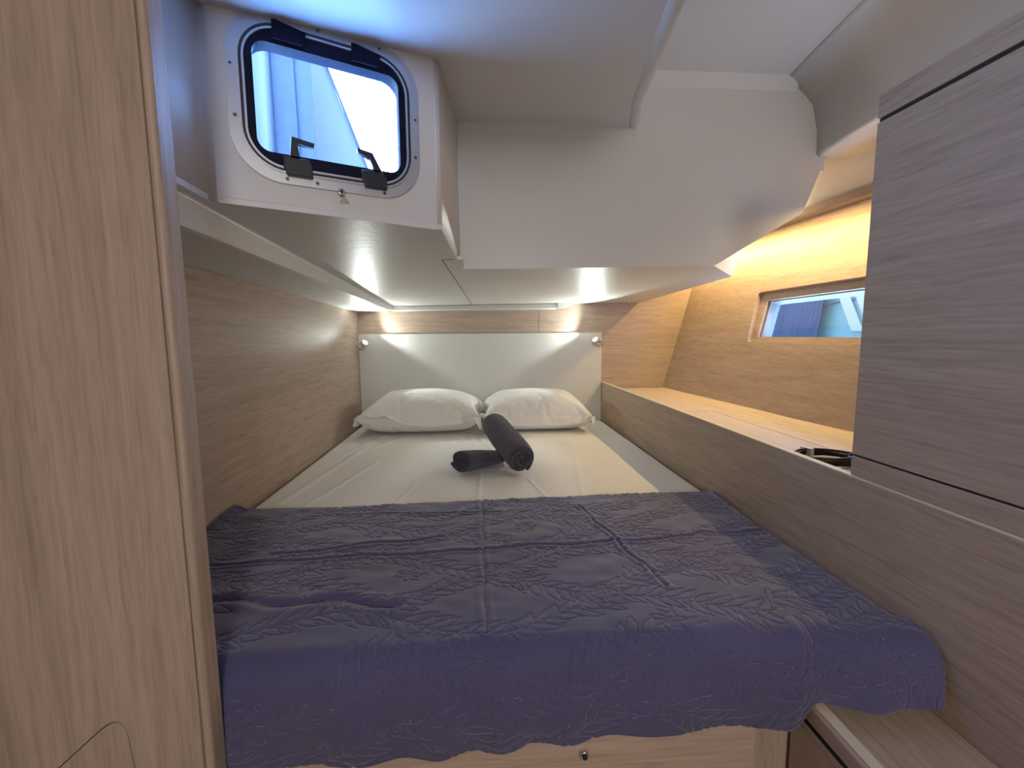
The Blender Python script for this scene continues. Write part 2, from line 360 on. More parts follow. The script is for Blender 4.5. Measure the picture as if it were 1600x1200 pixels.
# hatch liner: side, face with the hatch hole, return
HA = Vector((A[0], A[1], 0)); HT = Vector((.906, .424, 0)).normalized(); HNo = Vector((-HT.y, HT.x, 0))  # outward (away from cabin)
L = (Vector((B[0], B[1], 0)) - HA).length
def face(u, v, w): p = HA + HT*u + HNo*w; return (p.x, p.y, v)
ZA = .692; ZB = .862
def za(x, y): return ZA + .145*(max(y, .30) - 1.55)      # ceiling over the berth, lower toward the door
hole = rrect(.300, .215, .045, 8, .2205, .4595)
r = .011
holed('hatch_face', [(r, .258), (L - r, .249), (L - r, za(0, 1.07) + .006), (r, za(0, .90) + .006)], [hole], face, .022, M_liner, ceil)
def ribbon(name, path, z0, z1, m, th=.012, par=None):
    V = []; F = []; zt = z1 if callable(z1) else (lambda x, y: z1)
    for i, p in enumerate(path):
        V += [(p[0], p[1], z0(p[0], p[1])), (p[0], p[1], zt(p[0], p[1]) + .006)]
        if i: F.append((2*i-2, 2*i, 2*i+1, 2*i-1))
    o = mesh(name, V, F, m, par or ceil, True); s = o.modifiers.new('s', 'SOLIDIFY'); s.thickness = th; s.offset = -1; return o
def arc2(P, u, w, r, n=8):
    P = Vector(P); u = Vector(u).normalized(); w = Vector(w).normalized(); s = P + u*r; e = P + w*r
    return [s*(1-f)**2 + P*2*f*(1-f) + e*f*f for f in [k/n for k in range(n+1)]]
A2 = Vector(A); B2 = Vector(B); t2d = (B2 - A2).normalized()
ribbon('hatch_side', [(-.507, .612), (-.505, .75)] + arc2(A, Vector((-.01, -.14)), t2d, r), lowz, za, M_liner)
ribbon('hatch_return', arc2(B, -t2d, Vector((.031, .324)), r) + [(-.066, 1.40), (-.062, 1.552)], lowz, za, M_liner)
# the big drop: face, bevelled top strips, chamfered right end
YD = 1.55
dr = [(-.063, .226), (.826, .239), (1.145, .424), (1.214, .600), (1.25, .64), (1.25, .895), (-.063, .895)]
bm = bmesh.new()
fr_ = [bm.verts.new((x, YD, z)) for x, z in dr]
bk = [bm.verts.new(p) for p in ((-.057, 2.66, .19), (.93, 2.66, .205), (1.30, 2.66, .42), (1.36, 2.66, .62), (1.36, 2.66, .70), (1.36, 2.66, .90), (1.1, 2.66, .90), (.60, 2.66, .90), (.5, 2.66, .90), (-.057, 2.66, .90))]
bm.faces.new(fr_)
from_bm('drop_face', bm, M_liner, ceil).modifiers.new('s', 'SOLIDIFY').thickness = .01
# sides going aft behind the face
mesh('drop_side', [(.826, YD, .242), (1.145, YD, .424), (1.150, 1.86, .452), (1.038, 1.783, .236), (1.214, YD, .600), (1.30, 2.66, .60), (1.24, 2.66, .42), (.966, 2.66, .20)],
     [(0, 3, 2, 1), (1, 2, 5, 4), (2, 3, 7, 6), (2, 6, 5)], M_liner, ceil).modifiers.new('s', 'SOLIDIFY').thickness = .006
box('corner_light_block', (-.16, 1.425, .262), (-.076, 1.60, .90), M_liner, ceil, 0)  # unseen filler added to keep sky light from leaking in at the corner
prism('drop_light_block', [(1.212, 1.552, .57), (1.27, 2.66, .58), (1.27, 2.66, .905), (1.212, 1.552, .905)], (.012, 0, 0), M_liner, ceil)  # added unseen plate that shuts out sky light behind the drop
ribbon('drop_return', [(-.0575, 1.551), (-.0615, 1.56), (-.062, 1.66)], lowz, .89, M_liner, .006)
mesh('cove_strip', [(-.070, YD, .655), (.54, YD, .655), (.528, YD - .037, .688), (-.070, YD - .035, .688)], [(0, 1, 2, 3)], M_liner, ceil).modifiers.new('s', 'SOLIDIFY').thickness = .008
mesh('cove_strip', [(.532, YD, .815), (1.095, YD, .815), (1.10, YD - .04, ZB), (.532, YD - .04, ZB)], [(0, 1, 2, 3)], M_liner, ceil).modifiers.new('s', 'SOLIDIFY').thickness = .008
# upper ceilings and the rounded lip between them
def flat(name, pts, z, th, m): return prism(name, [(p[0], p[1], z) for p in pts], (0, 0, th), m, ceil)
bm = bmesh.new(); cols = []
def rx(y): return float(np.interp(y, [-1.7, .30, .82, 1.30, 1.515], [.30, .31, .362, .462, .527]))     # right edge of the lower ceiling
def lx(y): return float(np.interp(y, [-1.7, .60, .605, .905, 1.09, 1.40, 1.515], [-1.3, -1.3, -.530, -.515, -.108, -.088, -.080]))
ys_ = [-.10, .10, .30, .60, .606, .80, .905, 1.0, 1.09, 1.25, 1.40, 1.515]
for th in (0, .03):
    cols.append([(bm.verts.new((lx(y), y, za(0, y) + th)), bm.verts.new((rx(y), y, za(0, y) + th))) for y in ys_])
for i in range(len(ys_) - 1):
    for c in cols: bm.faces.new((c[i][0], c[i][1], c[i+1][1], c[i+1][0]))
    for k in (0, 1): bm.faces.new((cols[0][i][k], cols[0][i+1][k], cols[1][i+1][k], cols[1][i][k]))
from_bm('upper_panel', bm, M_liner, ceil)
prism('riser_front', [(-1.3, -.10, .49), (.30, -.10, .49), (.30, -.10, .90), (-1.3, -.10, .90)], (0, .02, 0), M_liner, ceil)
flat('upper_panel', [(-1.3, -1.7), (1.25, -1.7), (1.25, YD + .02), (.50, YD + .02), (.26, .0), (.26, -.1), (-1.3, -.1)], ZB, .02, M_liner)
V = []; F = []; cs = [(-.026, .002), (-.018, -.004), (-.006, -.006), (.006, -.003), (.012, .008), (.012, None)]
for i, y in enumerate([-.10, .10, .30, .55, .82, 1.1, 1.30, 1.44, 1.515, 1.545]):
    for q in cs: V.append((rx(y) + q[0], y, ZB + .01 if q[1] is None else za(0, y) + q[1]))
    if i:
        for k in range(len(cs) - 1): F.append(((i-1)*6 + k, i*6 + k, i*6 + k + 1, (i-1)*6 + k + 1))
mesh('ridge_lip', V, F, M_liner, ceil, True)
# sloped side of the upper ceiling that comes down toward the cabinet
V = []; F = []; m_ = 0
st = [(YD + .005, 0.0), (1.2, -.045), (.8, -.06), (-1.7, -.06)]
cs = []
for k in range(7):
    f = k/6; cs.append((1.055 + .11*f**1.1, ZB + .004 - .079*f**1.7))
cs += [(1.175, .75), (1.187, .70), (1.190, .625), (1.194, .620), (1.50, .640)]
for i, (y, dx) in enumerate(st):
    for q in cs: V.append((q[0] + dx, y, q[1]))
    if i:
        for k in range(len(cs) - 1): F.append(((i-1)*len(cs) + k, i*len(cs) + k, i*len(cs) + k + 1, (i-1)*len(cs) + k + 1))
mesh('side_beam', V, F, M_liner, ceil, True).modifiers.new('s', 'SOLIDIFY').thickness = .006

# ------------------------------------------------------------------ window_1: the opening hatch in the liner
w1 = tag(empty('window_1'), kind='structure')
cu, cv = .2205, .4595
def ring(name, w0, h0, r0, w1_, h1_, r1_, d0, d1, m, n=10):
    """flat ring on the hatch face between two rounded rectangles, from depth d0 (toward cabin, negative) to d1"""
    return holed(name, rrect(w0, h0, r0, n, cu, cv), [rrect(w1_, h1_, r1_, n, cu, cv)], lambda u, v, w: face(u, v, d0 + w), d1 - d0, m, w1)
ring('outer_flange', .365, .312, .088, .322, .268, .072, -.007, .004, M_alu)
ring('inner_flange', .328, .274, .074, .304, .250, .062, -.011, .004, M_alu)
ring('flange_groove', .3215, .2675, .072, .312, .258, .066, -.012, .0, M_black)
ring('sash', .310, .256, .064, .276, .200, .024, -.006, .012, M_gasket)
ring('tunnel', .312, .226, .050, .294, .210, .040, -.004, .036, M_gasket)
holed('pane', rrect(.290, .215, .03, 8, cu, cv), [], lambda u, v, w: face(u, v, .012 + w), .007, M_glass, w1)
for du, dv in ((-.174, .045), (-.172, -.045), (-.09, -.147), (-.035, -.147), (.10, -.147), (.174, .02), (.172, -.06), (.10, .147), (-.02, .147)):
    a = face(cu + du, cv + dv, -.0072); b = face(cu + du, cv + dv, -.0085)
    s = cyl('screw', a, b, .0042, M_chrome, w1, n=14); a2 = face(cu + du, cv + dv, -.0086); cyl('screw_recess', b, a2, .0022, M_black, s, n=10)
for hu in (-.072, .072):       # two hinge covers on the top
    pts = [(hu - .030, .106), (hu + .024, .106), (hu + .030, .132), (hu - .022, .140), (hu - .030, .140)]
    bm = bmesh.new(); f0 = [bm.verts.new(face(cu + p[0], cv + p[1], -.002)) for p in pts]; f1 = [bm.verts.new(face(cu + p[0], cv + p[1], -.014)) for p in pts]
    bm.faces.new(f0); bm.faces.new(f1[::-1])
    for i in range(5): bm.faces.new((f0[i], f1[i], f1[(i+1) % 5], f0[(i+1) % 5]))
    bev(bm, .0015, 2); from_bm('hinge', bm, M_gasket, w1)
for hu, sg in ((-.070, 1), (.078, -1)):   # two latches with angled levers
    pts = [(hu - .026, -.108), (hu + .020, -.108), (hu + .026, -.122), (hu + .026, -.142), (hu - .020, -.142), (hu - .026, -.126)]
    bm = bmesh.new(); n = len(pts); f0 = [bm.verts.new(face(cu + p[0], cv + p[1], -.004)) for p in pts]; f1 = [bm.verts.new(face(cu + p[0], cv + p[1], -.020)) for p in pts]
    bm.faces.new(f0); bm.faces.new(f1[::-1])
    for i in range(n): bm.faces.new((f0[i], f1[i], f1[(i+1) % n], f0[(i+1) % n]))
    bev(bm, .002, 2); la = from_bm('latch', bm, M_black, w1)
    lp = [(hu - .012, -.110), (hu + .004, -.110)]
    if sg > 0: pts = [(hu - .014, -.108), (hu + .004, -.108), (hu - .002, -.082), (hu + .030, -.086), (hu + .032, -.077), (hu - .010, -.071)]
    else: pts = [(hu + .014, -.108), (hu - .002, -.108), (hu - .010, -.086), (hu - .034, -.078), (hu - .036, -.069), (hu - .004, -.074)]
    n = len(pts); bm = bmesh.new(); f0 = [bm.verts.new(face(cu + p[0], cv + p[1], -.016)) for p in pts]; f1 = [bm.verts.new(face(cu + p[0], cv + p[1], -.026)) for p in pts]
    bm.faces.new(f0); bm.faces.new(f1[::-1])
    for i in range(n): bm.faces.new((f0[i], f1[i], f1[(i+1) % n], f0[(i+1) % n]))
    bev(bm, .0015, 2); from_bm('lever', bm, M_black, la)
cyl('snap_socket', face(cu + .010, cv - .158, -.006), face(cu + .010, cv - .158, -.013), .0075, M_chrome, w1, n=20, bevel=.002)
cyl('snap_hole', face(cu + .010, cv - .158, -.0132), face(cu + .010, cv - .158, -.0140), .0035, M_black, w1, n=14)
holed('snap_tab', [(cu + .006, cv - .178), (cu + .016, cv - .163), (cu + .026, cv - .178)], [], lambda u, v, w: face(u, v, -.006 + w), .004, M_chrome, w1)

# ------------------------------------------------------------------ side panel of the berth, shelf, cabinet
sp = tag(empty('wall_side_berth'), kind='structure')
box('side_panel', (XR, -.30, -1.06), (XR + .018, D, -.2845), M_woodY, sp, .001)
box('edge_band', (XR + .0005, -.30, -.285), (XR + .0175, D, -.282), M_edge, sp, .0008)
sh = tag(empty('side_shelf'), 'long pale oak shelf between berth side and hull under the small window', 'shelf')
holed('shelf_board', [(XR + .02, .84), (1.28, .84), (1.20, 1.60), (1.155, 2.64), (XR + .02, 2.64)], [[(.78, 1.135), (.985, 1.135), (.985, 1.80), (.78, 1.80)]], lambda u, v, w: (u, v, -.325 - w), .018, M_woodS, sh)
box('shelf_lid', (.782, 1.137, -.341), (.983, 1.798, -.3252), M_woodS, sh, .001)
box('lid_backing', (.77, 1.12, -.350), (1.0, 1.82, -.344), M_dark, sh, 0)
cab = tag(empty('cabinet'), 'tall oak cabinet with dark joint lines at the right', 'cabinet')
XC = XR + .006; CY = .815
box('body', (XC + .006, -.30, -.281), (1.22, CY, .434), M_woodY, cab, .001)
box('top_rail', (XC, -.30, .3935), (XC + .02, CY, .435), M_woodY, cab, .001)
box('door_panel', (XC, -.30, -.240), (XC + .02, CY, .386), M_woodY, cab, .0012)
box('plinth', (XC, -.30, -.2815), (XC + .02, CY, -.244), M_woodY, cab, .001)
box('upper_joint', (XC + .004, -.30, .386), (XC + .016, CY - .001, .3935), M_dark, cab, 0)
box('lower_joint', (XC + .004, -.30, -.244), (XC + .016, CY - .001, -.2395), M_dark, cab, 0)
# companionway behind the camera
tag(box('wall_companionway_left', (-1.28, -1.7, -1.06), (-1.25, .62, .90), M_woodY, b=0), kind='structure')
tag(box('wall_companionway_back', (-1.28, -1.73, -1.06), (1.75, -1.70, .93), M_woodX, b=0), kind='structure')
tag(box('wall_companionway_right', (XR + .02, -1.7, -1.06), (XR + .05, -.30, .93), M_woodY, b=0), kind='structure')

# ------------------------------------------------------------------ berth base and step box
bb = tag(empty('berth_base'), 'pale oak berth front under the quilt with a small chrome push latch', 'bed base')
box('front_panel', (XL + .01, .648, -1.06), (.456, .666, -.642), M_woodX, bb, .0015)
box('return_strip', (.458, .672, -1.06), (.556, .690, -.642), M_woodZ, bb, .001)
box('base_top', (XL + .01, .672, -.642), (XR - .004, 2.64, -.630), M_woodY, bb, .001)
lat = cyl('push_latch', (.160, .649, -.683), (.160, .640, -.683), .0075, M_chrome, bb, n=24, bevel=.002)
cyl('latch_button', (.160, .6402, -.683), (.160, .637, -.683), .004, M_black, lat, n=16)
sb = tag(empty('step_box'), 'low oak step box with pale top edge at lower right of the berth', 'step')
box('side_board', (.530, .10, -1.06), (.548, .664, -.647), M_woodY, sb, .001)
box('joint', (.534, .10, -.648), (.546, .660, -.634), M_dark, sb, 0)
box('top_edge', (.527, .10, -.634), (.552, .660, -.6035), M_woodY, sb, .004, 3)
box('edge_band', (.5335, .10, -.6036), (.5525, .628, -.6015), M_edge, sb, .0008)
box('top_board', (.553, .10, -.640), (XR - .001, .664, -.622), M_woodY, sb, .001)

# ================================================================== HEADBOARD AND READING LAMPS
hb = tag(box('headboard', (XL + .002, D - .018, -.52), (XR - .002, D - .0015, .0155), M_head, b=.001), 'pale grey laminate headboard behind the two white pillows', 'headboard')
def reading_lamp(loc, sx, label):
    t = tag(empty('reading_lamp'), label, 'lamp', 'reading lamps on the headboard')
    x, y, z = loc; wall = D - .019
    cyl('wall_mount', (x, wall, z), (x, wall - .008, z), .015, M_chrome, t, n=28, bevel=.002)
    cyl('swivel_arm', (x, wall - .008, z), (x, wall - .040, z), .006, M_chrome, t)
    d = Vector((.62*sx, -.30, .62)).normalized(); c = Vector((x, wall - .050, z))
    h = cyl('lamp_head', c - d*.028, c + d*.026, .020, M_chrome, t, n=32, bevel=.003)
    cyl('cooling_ring', c - d*.012, c - d*.007, .0216, M_chrome, h, n=32); cyl('cooling_ring', c + d*.014, c + d*.018, .0216, M_chrome, h, n=32)
    cyl('lens', c + d*.0261, c + d*.0275, .0155, M_lens, h, n=28)
    l = bpy.data.lights.new('lamp_beam', 'SPOT'); l.energy = 7.8; l.color = (.92, 1.0, .94); l.spot_size = R(142); l.spot_blend = .22; l.shadow_soft_size = .016
    o = bpy.data.objects.new('lamp_beam', l); COL.objects.link(o); o.location = c + d*.048; o.parent = t
    o.rotation_euler = Vector((.76*sx, -.50, .46)).to_track_quat('-Z', 'Y').to_euler()
    return t
reading_lamp((-.668, 0, -.048), 1, 'small chrome reading lamp at the left end of the headboard')
reading_lamp((.694, 0, -.042), -1, 'small chrome reading lamp at the right end of the headboard')

# ================================================================== BED
rs = np.random.RandomState(4)
def waves(x, y, n, k0, k1, seed, ani=(1, 1)):
    r = np.random.RandomState(seed); z = np.zeros_like(x)
    for i in range(n):
        k = k0*(k1/k0)**r.rand(); a = r.rand()*2*math.pi
        z += np.sin(k*(math.cos(a)*x*ani[0] + math.sin(a)*y*ani[1]) + r.rand()*6.28)/ (k/k0)
    return z/math.sqrt(n)
def seg_dist(x, y, p, q):
    px, py = p; qx, qy = q; dx, dy = qx - px, qy - py; t = np.clip(((x - px)*dx + (y - py)*dy)/(dx*dx + dy*dy), 0, 1)
    return np.hypot(x - px - t*dx, y - py - t*dy)
def grid_mesh(name, X, Y, Z, m, parent=None, thick=0):
    ny, nx = X.shape; me = bpy.data.meshes.new(name)
    co = np.stack([X, Y, Z], -1).reshape(-1, 3).astype(np.float32)
    i = np.arange(ny - 1)[:, None]*nx + np.arange(nx - 1)[None, :]
    f = np.stack([i, i + 1, i + nx + 1, i + nx], -1).reshape(-1, 4)
    me.vertices.add(len(co)); me.vertices.foreach_set('co', co.ravel())
    me.loops.add(f.size); me.loops.foreach_set('vertex_index', f.ravel().astype(np.int32))
    me.polygons.add(len(f)); me.polygons.foreach_set('loop_start', np.arange(0, f.size, 4, dtype=np.int32))
    me.polygons.foreach_set('use_smooth', np.ones(len(f), bool)); me.update(calc_edges=True); me.validate()
    return put(name, me, parent, m)
mt = tag(empty('mattress'), 'wide berth mattress in a fitted white sheet with fold creases', 'mattress')
box('foam_core', (XL + .012, .664, -.630), (XR - .010, 2.615, BED - .012), M_sheet, mt, .02, 4)
# fitted sheet: rounded edges, creases from folding
xs = np.linspace(XL + .003, XR - .003, 330); ys = np.linspace(.655, D - .020, 440); X, Y = np.meshgrid(xs, ys)
e = np.minimum(X - xs[0], xs[-1] - X); e2 = np.minimum(Y - ys[0], ys[-1] - Y)
rr = .035
def fall(d): return np.where(d < rr, -rr + np.sqrt(np.maximum(rr*rr - (rr - d)**2, 0)), 0)
Z = BED + fall(e)*1.4 + fall(e2)*1.4 + .0018*waves(X, Y, 16, 6, 40, 3)
cor = np.minimum(np.hypot(X - XL, Y - D), np.hypot(X - XR, Y - D)); Z -= .020*np.exp(-(cor/.06)**2)
for p, q, a_, w_ in (((-.016, 1.25), (-.004, 1.60), .0040, .006), ((.21, 1.28), (.165, 1.50), .0042, .006), ((-.27, 1.28), (-.225, 1.52), .0042, .006),
                     ((-.55, 1.25), (-.42, 1.78), .0030, .008), ((-.62, 1.35), (-.52, 2.1), .003, .012), ((.30, 1.22), (.42, 2.0), .0020, .010),
                     ((-.50, 1.98), (-.40, 2.2), .003, .01), ((-.60, 1.9), (-.50, 2.25), .003, .01), ((.05, 1.9), (-.02, 2.2), .003, .01), ((-.3, 1.62), (.35, 1.66), .0018, .007), ((-.6, 2.0), (.5, 2.06), .0014, .008)):
    d = seg_dist(X, Y, p, q); Z += a_*np.exp(-(d/w_)**2)
Z += .0022*np.exp(-((Y - 2.15)/.10)**2)*np.sin(X*95 + 5*np.sin(X*7) + Y*18)*np.clip(.4 - X, 0, 1)
grid_mesh('fitted_sheet', X, Y, Z, M_sheet, mt)

# quilt: embossed feather stitching, fold lines, draped over the front of the berth
QN, QM = 760, 470
u = np.linspace(0, 1.458, QN); LV = .62 + .045 + .16; v = np.linspace(0, LV, QM)
U, Vv = np.meshgrid(u, v)
px = .0015; gw = int(1.50/px); gh = int(.86/px); H = np.full((gh, gw), 1.0, np.float32)   # distance field of the stitch lines
pts = []
rq = random.Random(7)
def leaf(cx, cy, ang, ln, wd):
    ca, sa = math.cos(ang), math.sin(ang)
    for k in range(26):
        t = k/25
        for sgn in (1, -1):
            a_ = t*ln; b__ = sgn*wd*math.sin(math.pi*t**.75)*(1 if sgn > 0 else .55)
            pts.append((cx + ca*a_ - sa*b__, cy + sa*a_ + ca*b__))
for row in range(10):
    y0 = -.04 + row*.104; ph = rq.random()*6; amp = .040; kx = 2*math.pi/(.36 + .16*rq.random())
    x = -.05
    while x < 1.55:
        y = y0 + amp*math.sin(kx*x + ph) + .05*(x - .7)**2*(1 if row % 2 else -1)*.3; sl = math.atan(amp*kx*math.cos(kx*x + ph))
        for k in range(8): xx = x + k*.0025; pts.append((xx, y + math.sin(sl)*k*.0025))
        ln = .044 + .022*rq.random()
        leaf(x, y, sl + R(42 + rq.uniform(-14, 14)), ln, .0125); leaf(x + .010, y, sl - R(42 + rq.uniform(-14, 14)), ln, .0125)
        x += .025
    for k in range(3):
        fx = rq.random()*1.45; fy = y0 + .04
        for p in range(7): leaf(fx, fy, p*2*math.pi/7, .030, .009)
pts = np.array(pts); ix = pts[:, 0]/px; iy = pts[:, 1]/px
for oy in range(-4, 5):
    for ox in range(-4, 5):
        jx = np.floor(ix).astype(int) + ox; jy = np.floor(iy).astype(int) + oy; d = np.hypot(jx - ix, jy - iy)*px
        ok = (jx >= 0) & (jx < gw) & (jy >= 0) & (jy < gh); np.minimum.at(H, (jy[ok], jx[ok]), d[ok].astype(np.float32))
st_ = -np.exp(-(H/.0022)**2)
def samp(I, uu, vv): return I[np.clip((vv/px).astype(int), 0, gh - 1), np.clip((uu/px).astype(int), 0, gw - 1)]
emb = .0020*samp(st_, U, Vv) + .0012*waves(U, Vv, 14, 60, 160, 9)
soft = .0040*waves(U, Vv, 14, 8, 26, 21)*1.0
ue = .725    # arclength position of the middle crease
fold = np.zeros_like(U)
def crease(p, q, a_, w_, wob=.002):
    global fold
    d = seg_dist(U + wob*np.sin(Vv*40), Vv + wob*np.sin(U*33), p, q); fold += -a_*np.exp(-(d/w_)**2) + a_*.7*np.exp(-((d - 2.2*w_)/(1.3*w_))**2)
crease((.700, 0), (.703, .62), .0040, .0042); crease((.975, .08), (1.06, .52), .0034, .0036, .004); crease((1.005, .22), (1.035, .42), .0030, .0036, .004)
crease((.10, .335), (1.42, .30), .0034, .0048, .004); crease((.30, .06), (.75, .10), .002, .004); crease((.22, .30), (.60, .24), .0026, .005, .006); crease((.06, .47), (.55, .52), .004, .010, .01)
def prof_v(s, sd):
    """arclength from the back edge -> (forward distance, drop); rounds over the front edge"""
    r_ = .032; top = .615 - r_
    f = np.where(s < top, s, np.where(s < top + r_*math.pi/2, top + r_*np.sin(np.clip((s - top)/r_, 0, math.pi/2)), top + r_))
    dz = np.where(s < top, 0, np.where(s < top + r_*math.pi/2, r_*(1 - np.cos(np.clip((s - top)/r_, 0, math.pi/2))), r_ + (s - top - r_*math.pi/2)))
    return f, dz
# drape length depends on the side: it ends on the step box top at the right
def sstep(t): t = np.clip(t, 0, 1); return t*t*(3 - 2*t)
x0 = XL + .004
Xb = x0 + U
hang = .165 - .018*sstep((Xb + .1)/.6) - .050*sstep((Xb - .505)/.035)
s = Vv/LV*(.615 - .032 + .032*math.pi/2 + hang - .032)
f, dz = prof_v(s, None)
yb = 1.262 + .022*sstep((Xb + .7)/1.4) + .004*np.sin(Xb*17) 
front = .641 - .034*sstep((Xb - .52)/.10)
Yq = yb - f*(yb - front)/.615
Zq = -.4935 - dz
# ride up against the right wall and fall in at the left
lim = XR - .012; over = np.maximum(Xb - (lim - .03), 0)
rise = np.where(over > 0, .03 - np.sqrt(np.maximum(.0009 - np.minimum(over, .03)**2, 0)) + np.maximum(over - .047, 0), 0)
Xq = np.minimum(Xb, lim - .03 + .03*np.sin(np.clip(over/.03, 0, math.pi/2)))
upf = np.interp(Yq, [.60, .70, .82, 1.0, 1.13, 1.25, 1.3], [0, 0, .0, .05, .25, .45, .5])
Zq = Zq + rise*upf - (1 - upf)*np.maximum(over - .004, 0)*.9*np.clip((Yq - .655)/.05, 0, 1)*1.0
lf = np.maximum(.03 - (Xb - x0), 0); Zq += lf*.6*np.clip((Yq - 1.1)/.1, 0, 1)
phi = np.clip((s - (.615 - .032))/.032, 0, math.pi/2); ontop = np.cos(phi); dr_ = np.sin(phi)
Zq += ontop*(emb + fold + soft*.6 + .004)
bulge = .010*np.sin(np.clip((dz - .02)/.14, 0, 1)*math.pi) + .004*waves(Xb, Zq*.6, 10, 8, 22, 5)*dr_
pull = .020*np.exp(-((Xb - .53)/.05)**2)*dr_ + .012*np.exp(-((Xb + .36)/.06)**2)*dr_
Yq -= dr_*(emb + fold*.6) + bulge + .004*dr_ + pull*.5
Yq -= .006*dr_*np.sin(Xb*46 + 2*np.sin(Xb*9))*np.clip((dz - .05)/.08, 0, 1)
Zq += .012*np.exp(-((Xb - .515)/.016)**2)*dr_
q = grid_mesh('quilt', Xq, Yq, Zq, M_quilt)
so = q.modifiers.new('s', 'SOLIDIFY'); so.thickness = .004; so.offset = -1
tag(q, 'navy blue quilted bedspread with embossed feather stitching across the foot of the berth', 'quilt')

# ================================================================== PILLOWS
def pillow(shape, x0, x1, label):
    co, F, FL = shape; a, b = co[:, 0].min(), co[:, 0].max()
    co[:, 0] = x0 + (co[:, 0] - a)*(x1 - x0)/(b - a); co[:, 2] = -.4955 + (co[:, 2] - co[:, 2].min())*1.21
    base = Vector((co[:, 0].mean(), co[:, 1].mean(), co[:, 2].min()))
    t = tag(empty('pillow', base), label, 'pillow', 'pillows against the headboard')
    for nm, ff in (('cushion', F), ('flange', FL)):
        used = sorted({i for f_ in ff for i in f_}); mp = {k: i for i, k in enumerate(used)}
        o = mesh(nm, [Vector(co[k]) - base for k in used], [[mp[i] for i in f_] for f_ in ff], M_pillow, t, True)
        if nm == 'flange': m_s = o.modifiers.new('s', 'SOLIDIFY'); m_s.thickness = .003; m_s.offset = 0
        m_ = o.modifiers.new('d', 'SUBSURF'); m_.levels = 1; m_.render_levels = 2
    return t
pillow(PILLOW_SHAPES[0], -.640, .016, 'white flanged pillow at the left, more wrinkled along its lower edge')
pillow(PILLOW_SHAPES[1], -.024, .610, 'white flanged pillow at the right, with smooth plump front')

# ================================================================== ROLLED TOWELS
def towel(name, a, b, r, turns, start, label, squash=1.0, seed=1, flap=0.0, flat=0.0):
    a = Vector(a); b = Vector(b); d = (b - a); Ln = d.length; d.normalize()
    s_ = d.cross(Vector((0, 0, 1))).normalized(); q_ = s_.cross(d)
    rn = np.random.RandomState(seed); na = int(54*turns); nl = 46; pitch = (r - .006)/turns
    V = []; F = []
    for i in range(na + 1):
        th = start + 2*math.pi*turns*i/na; rad = r - pitch*turns*i/na
        rad *= 1 + .035*math.sin(2*th + seed) + .02*math.sin(3*th)
        if flap and i < 10: rad += flap*(1 - i/10)**2
        off = .005*math.sin(th*1.3 + seed) - .012*(i/na) 
        for k in range(nl + 1):
            t = k/nl; x = (t - .5)*(Ln + 2*off*.9) ; bul = 1 + .05*math.sin(math.pi*t) + .015*math.sin(t*9 + th + seed)
            edge = min(t, 1 - t)*Ln; rr_ = rad*bul*(1 - .10*math.exp(-edge/.010))
            c, s2 = math.cos(th)*rr_, math.sin(th)*rr_*squash
            fl = 1 - flat*min(max(t, 0), 1); p = (a + b)/2 + d*x + s_*c + q_*s2*fl - Vector((0, 0, r*(1 - fl)))
            V.append(p + Vector(rn.normal(0, .00045, 3)))
    for i in range(na):
        for k in range(nl): F.append((i*(nl+1) + k, (i+1)*(nl+1) + k, (i+1)*(nl+1) + k + 1, i*(nl+1) + k + 1))
    c0_ = (a + b)/2; c0_.z -= r
    o = mesh(name, [p - c0_ for p in V], F, M_towel, None, True); o.location = c0_
    m_ = o.modifiers.new('s', 'SOLIDIFY'); m_.thickness = pitch*.80; m_.offset = 1
    return tag(o, label, 'towel', 'rolled dark towels on the sheet')
towel('rolled_towel', (-.080, 1.580, -.452), (.085, 1.735, -.452), .050, 4.2, R(200), 'dark charcoal towel roll lying flat underneath, left of the other roll', .93, 2, .012, .5)
towel('rolled_towel', (.143, 1.532, -.444), (.048, 1.850, -.374), .0575, 4.6, R(-60), 'dark charcoal towel roll leaning on top of the other roll', 1.0, 5)

# ================================================================== CABLE ON THE SHELF
cc = tag(empty('cable_coil', (.872, 1.035, -.324)), 'coiled black cable with a pale tie on the shelf beside the cabinet', 'cable')
rc = random.Random(3); P = []
for i in range(7*40):
    a = 2*math.pi*i/40; lp = i//40; k = 1 + .05*math.sin(lp*2.1 + a)
    P.append((.070*k*math.cos(a)*1.0 - .003*lp + .004, (.050 + .002*math.sin(lp*3))*k*math.sin(a), .004 + .0036*((lp*5) % 7)*.75 + .001*math.sin(a*2 + lp)))
tube('cable_loops', P, .0032, M_cable, cc, 8)
bm = bmesh.new(); bmesh.ops.create_cube(bm, size=1); bm.transform(Matrix.Translation((-.012, .050, .012)) @ Matrix.Rotation(R(15), 4, 'Z') @ Matrix.Diagonal((.014, .030, .026, 1))); bev(bm, .002, 2)
tag(from_bm('cable_tie', bm, M_trim, cc), 'pale cable tie')

# ================================================================== OUTSIDE, SEEN THROUGH THE OPENINGS
M_canvas = grainy('pale_blue_canvas', (.42, .45, .55), .8, 30, .2, 0.002)
M_curt = wood('blue_pleat_fabric', (.030, .038, .075), (.015, .020, .045), 2, .7)
M_teal = mat('pale_teal_gelcoat', (.080, .125, .105), .4)
M_white = mat('white_gelcoat', (.27, .21, .15), .4)
M_sail = mat('pale_awning_cloth', (.055, .095, .14), .8)
M_strap = grainy('blue_grey_strap', (.016, .018, .026), .8, 60, .5, .002, .3, 40)
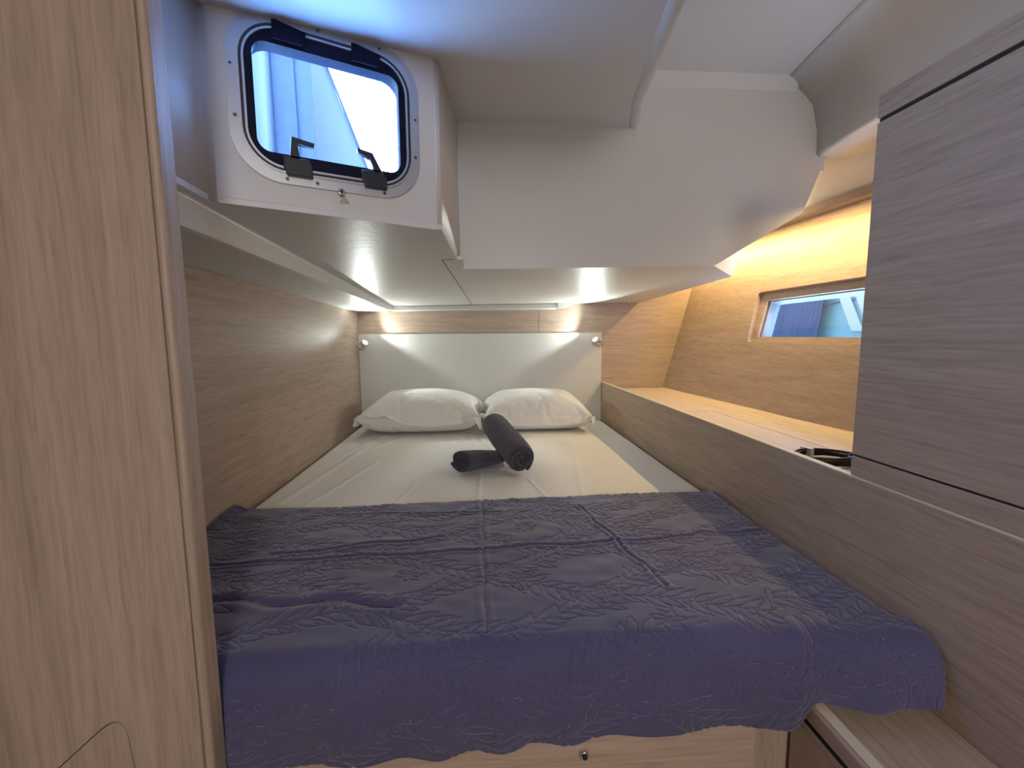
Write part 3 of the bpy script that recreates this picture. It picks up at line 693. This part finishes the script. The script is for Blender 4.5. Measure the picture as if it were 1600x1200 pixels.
# cockpit side above the berth: coaming, strap and awning beyond the hatch
def outp(px_, pz_, y): return (px_*y, y, pz_*y)
co_ = tag(empty('cockpit_enclosure'), 'pale blue cockpit enclosure canvas seen through the left part of the hatch', 'canvas')
YO = 1.75
def sheet(name, pts, th, m, par, wav=0): return prism(name, pts, (0, th, 0), m, par, 0)
M_c1 = mat('canvas_light', (.06, .053, .055), .85); M_c2 = mat('canvas_dark', (.024, .026, .036), .85); M_c3 = mat('canvas_pale', (.105, .088, .064), .85)  # light, darker and pale canvas tones
n = 24; V = []; F = []
xs_ = np.linspace(-.98, -.735, n)
for i, x in enumerate(xs_):
    y = YO + .006*math.sin(i*1.1)
    V += [(x, y, .30), (x, y, 1.25)]
    if i: F.append((2*i-2, 2*i, 2*i+1, 2*i-1))
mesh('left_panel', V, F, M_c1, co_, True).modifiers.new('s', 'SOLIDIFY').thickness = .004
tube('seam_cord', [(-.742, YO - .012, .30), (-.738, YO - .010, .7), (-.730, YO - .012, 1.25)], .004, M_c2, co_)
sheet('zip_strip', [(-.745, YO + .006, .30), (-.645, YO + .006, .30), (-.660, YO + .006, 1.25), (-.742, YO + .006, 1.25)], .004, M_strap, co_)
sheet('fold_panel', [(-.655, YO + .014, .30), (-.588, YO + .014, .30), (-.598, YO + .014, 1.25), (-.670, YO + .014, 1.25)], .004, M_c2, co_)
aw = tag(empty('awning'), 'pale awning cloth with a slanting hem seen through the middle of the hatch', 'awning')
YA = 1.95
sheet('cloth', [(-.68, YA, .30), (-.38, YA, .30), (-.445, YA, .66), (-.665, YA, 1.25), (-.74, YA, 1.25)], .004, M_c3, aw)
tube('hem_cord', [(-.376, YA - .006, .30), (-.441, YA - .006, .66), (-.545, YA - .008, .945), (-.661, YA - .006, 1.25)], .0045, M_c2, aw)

# beyond the hull window
cu_ = tag(empty('pleated_curtain'), 'deep blue finely pleated fabric outside the small hull window', 'curtain')
V = []; F = []
for i in range(130):
    x = i/129; y = 2.46 - x*.38; X_ = 1.60 + .02*x + .05 + .004*math.sin(i*1.9) + .003*math.sin(i*.73)
    V += [(X_ - .03, y, -.12), (X_ + .03, y, .27)]
    if i: F.append((2*i-2, 2*i, 2*i+1, 2*i-1))
mesh('fabric', V, F, M_curt, cu_, True).modifiers.new('s', 'SOLIDIFY').thickness = .003
hm = tag(empty('neighbouring_hull'), 'pale teal hull panel with white bands beyond the hull window', 'boat')
prism('hull_panel', [(1.68, 2.22, -.14), (1.70, 1.2, -.14), (1.75, 1.2, .26), (1.74, 2.22, .26)], (.01, 0, 0), M_teal, hm)
def on(y, z): return (1.68 + (2.22 - y)*.024 + (z + .14)*.148 - .006, y, z)
for pp in (((2.06, .215), (2.00, .215), (1.86, .01), (1.92, .01)), ((1.97, .215), (1.91, .215), (1.79, .04), (1.85, .04))):
    prism('white_band', [on(*p) for p in pp], (-.006, 0, 0), M_white, hm)
tube('rail', [on(2.19, .136), on(1.86, .163), on(1.5, .19)], .004, M_curt, hm)

# give every empty root its own base point
for o in list(COL.objects):
    if o.type == 'EMPTY' and o.parent is None and o.location.length < 1e-9 and o.children:
        lo = Vector((1e9,)*3); hi = Vector((-1e9,)*3)
        for c in o.children:
            if c.type == 'MESH':
                for k in c.bound_box:
                    for i in range(3): lo[i] = min(lo[i], k[i]); hi[i] = max(hi[i], k[i])
        b0 = Vector(((lo.x + hi.x)/2, (lo.y + hi.y)/2, lo.z)); o.location = b0
        for c in o.children: c.location = c.location - b0
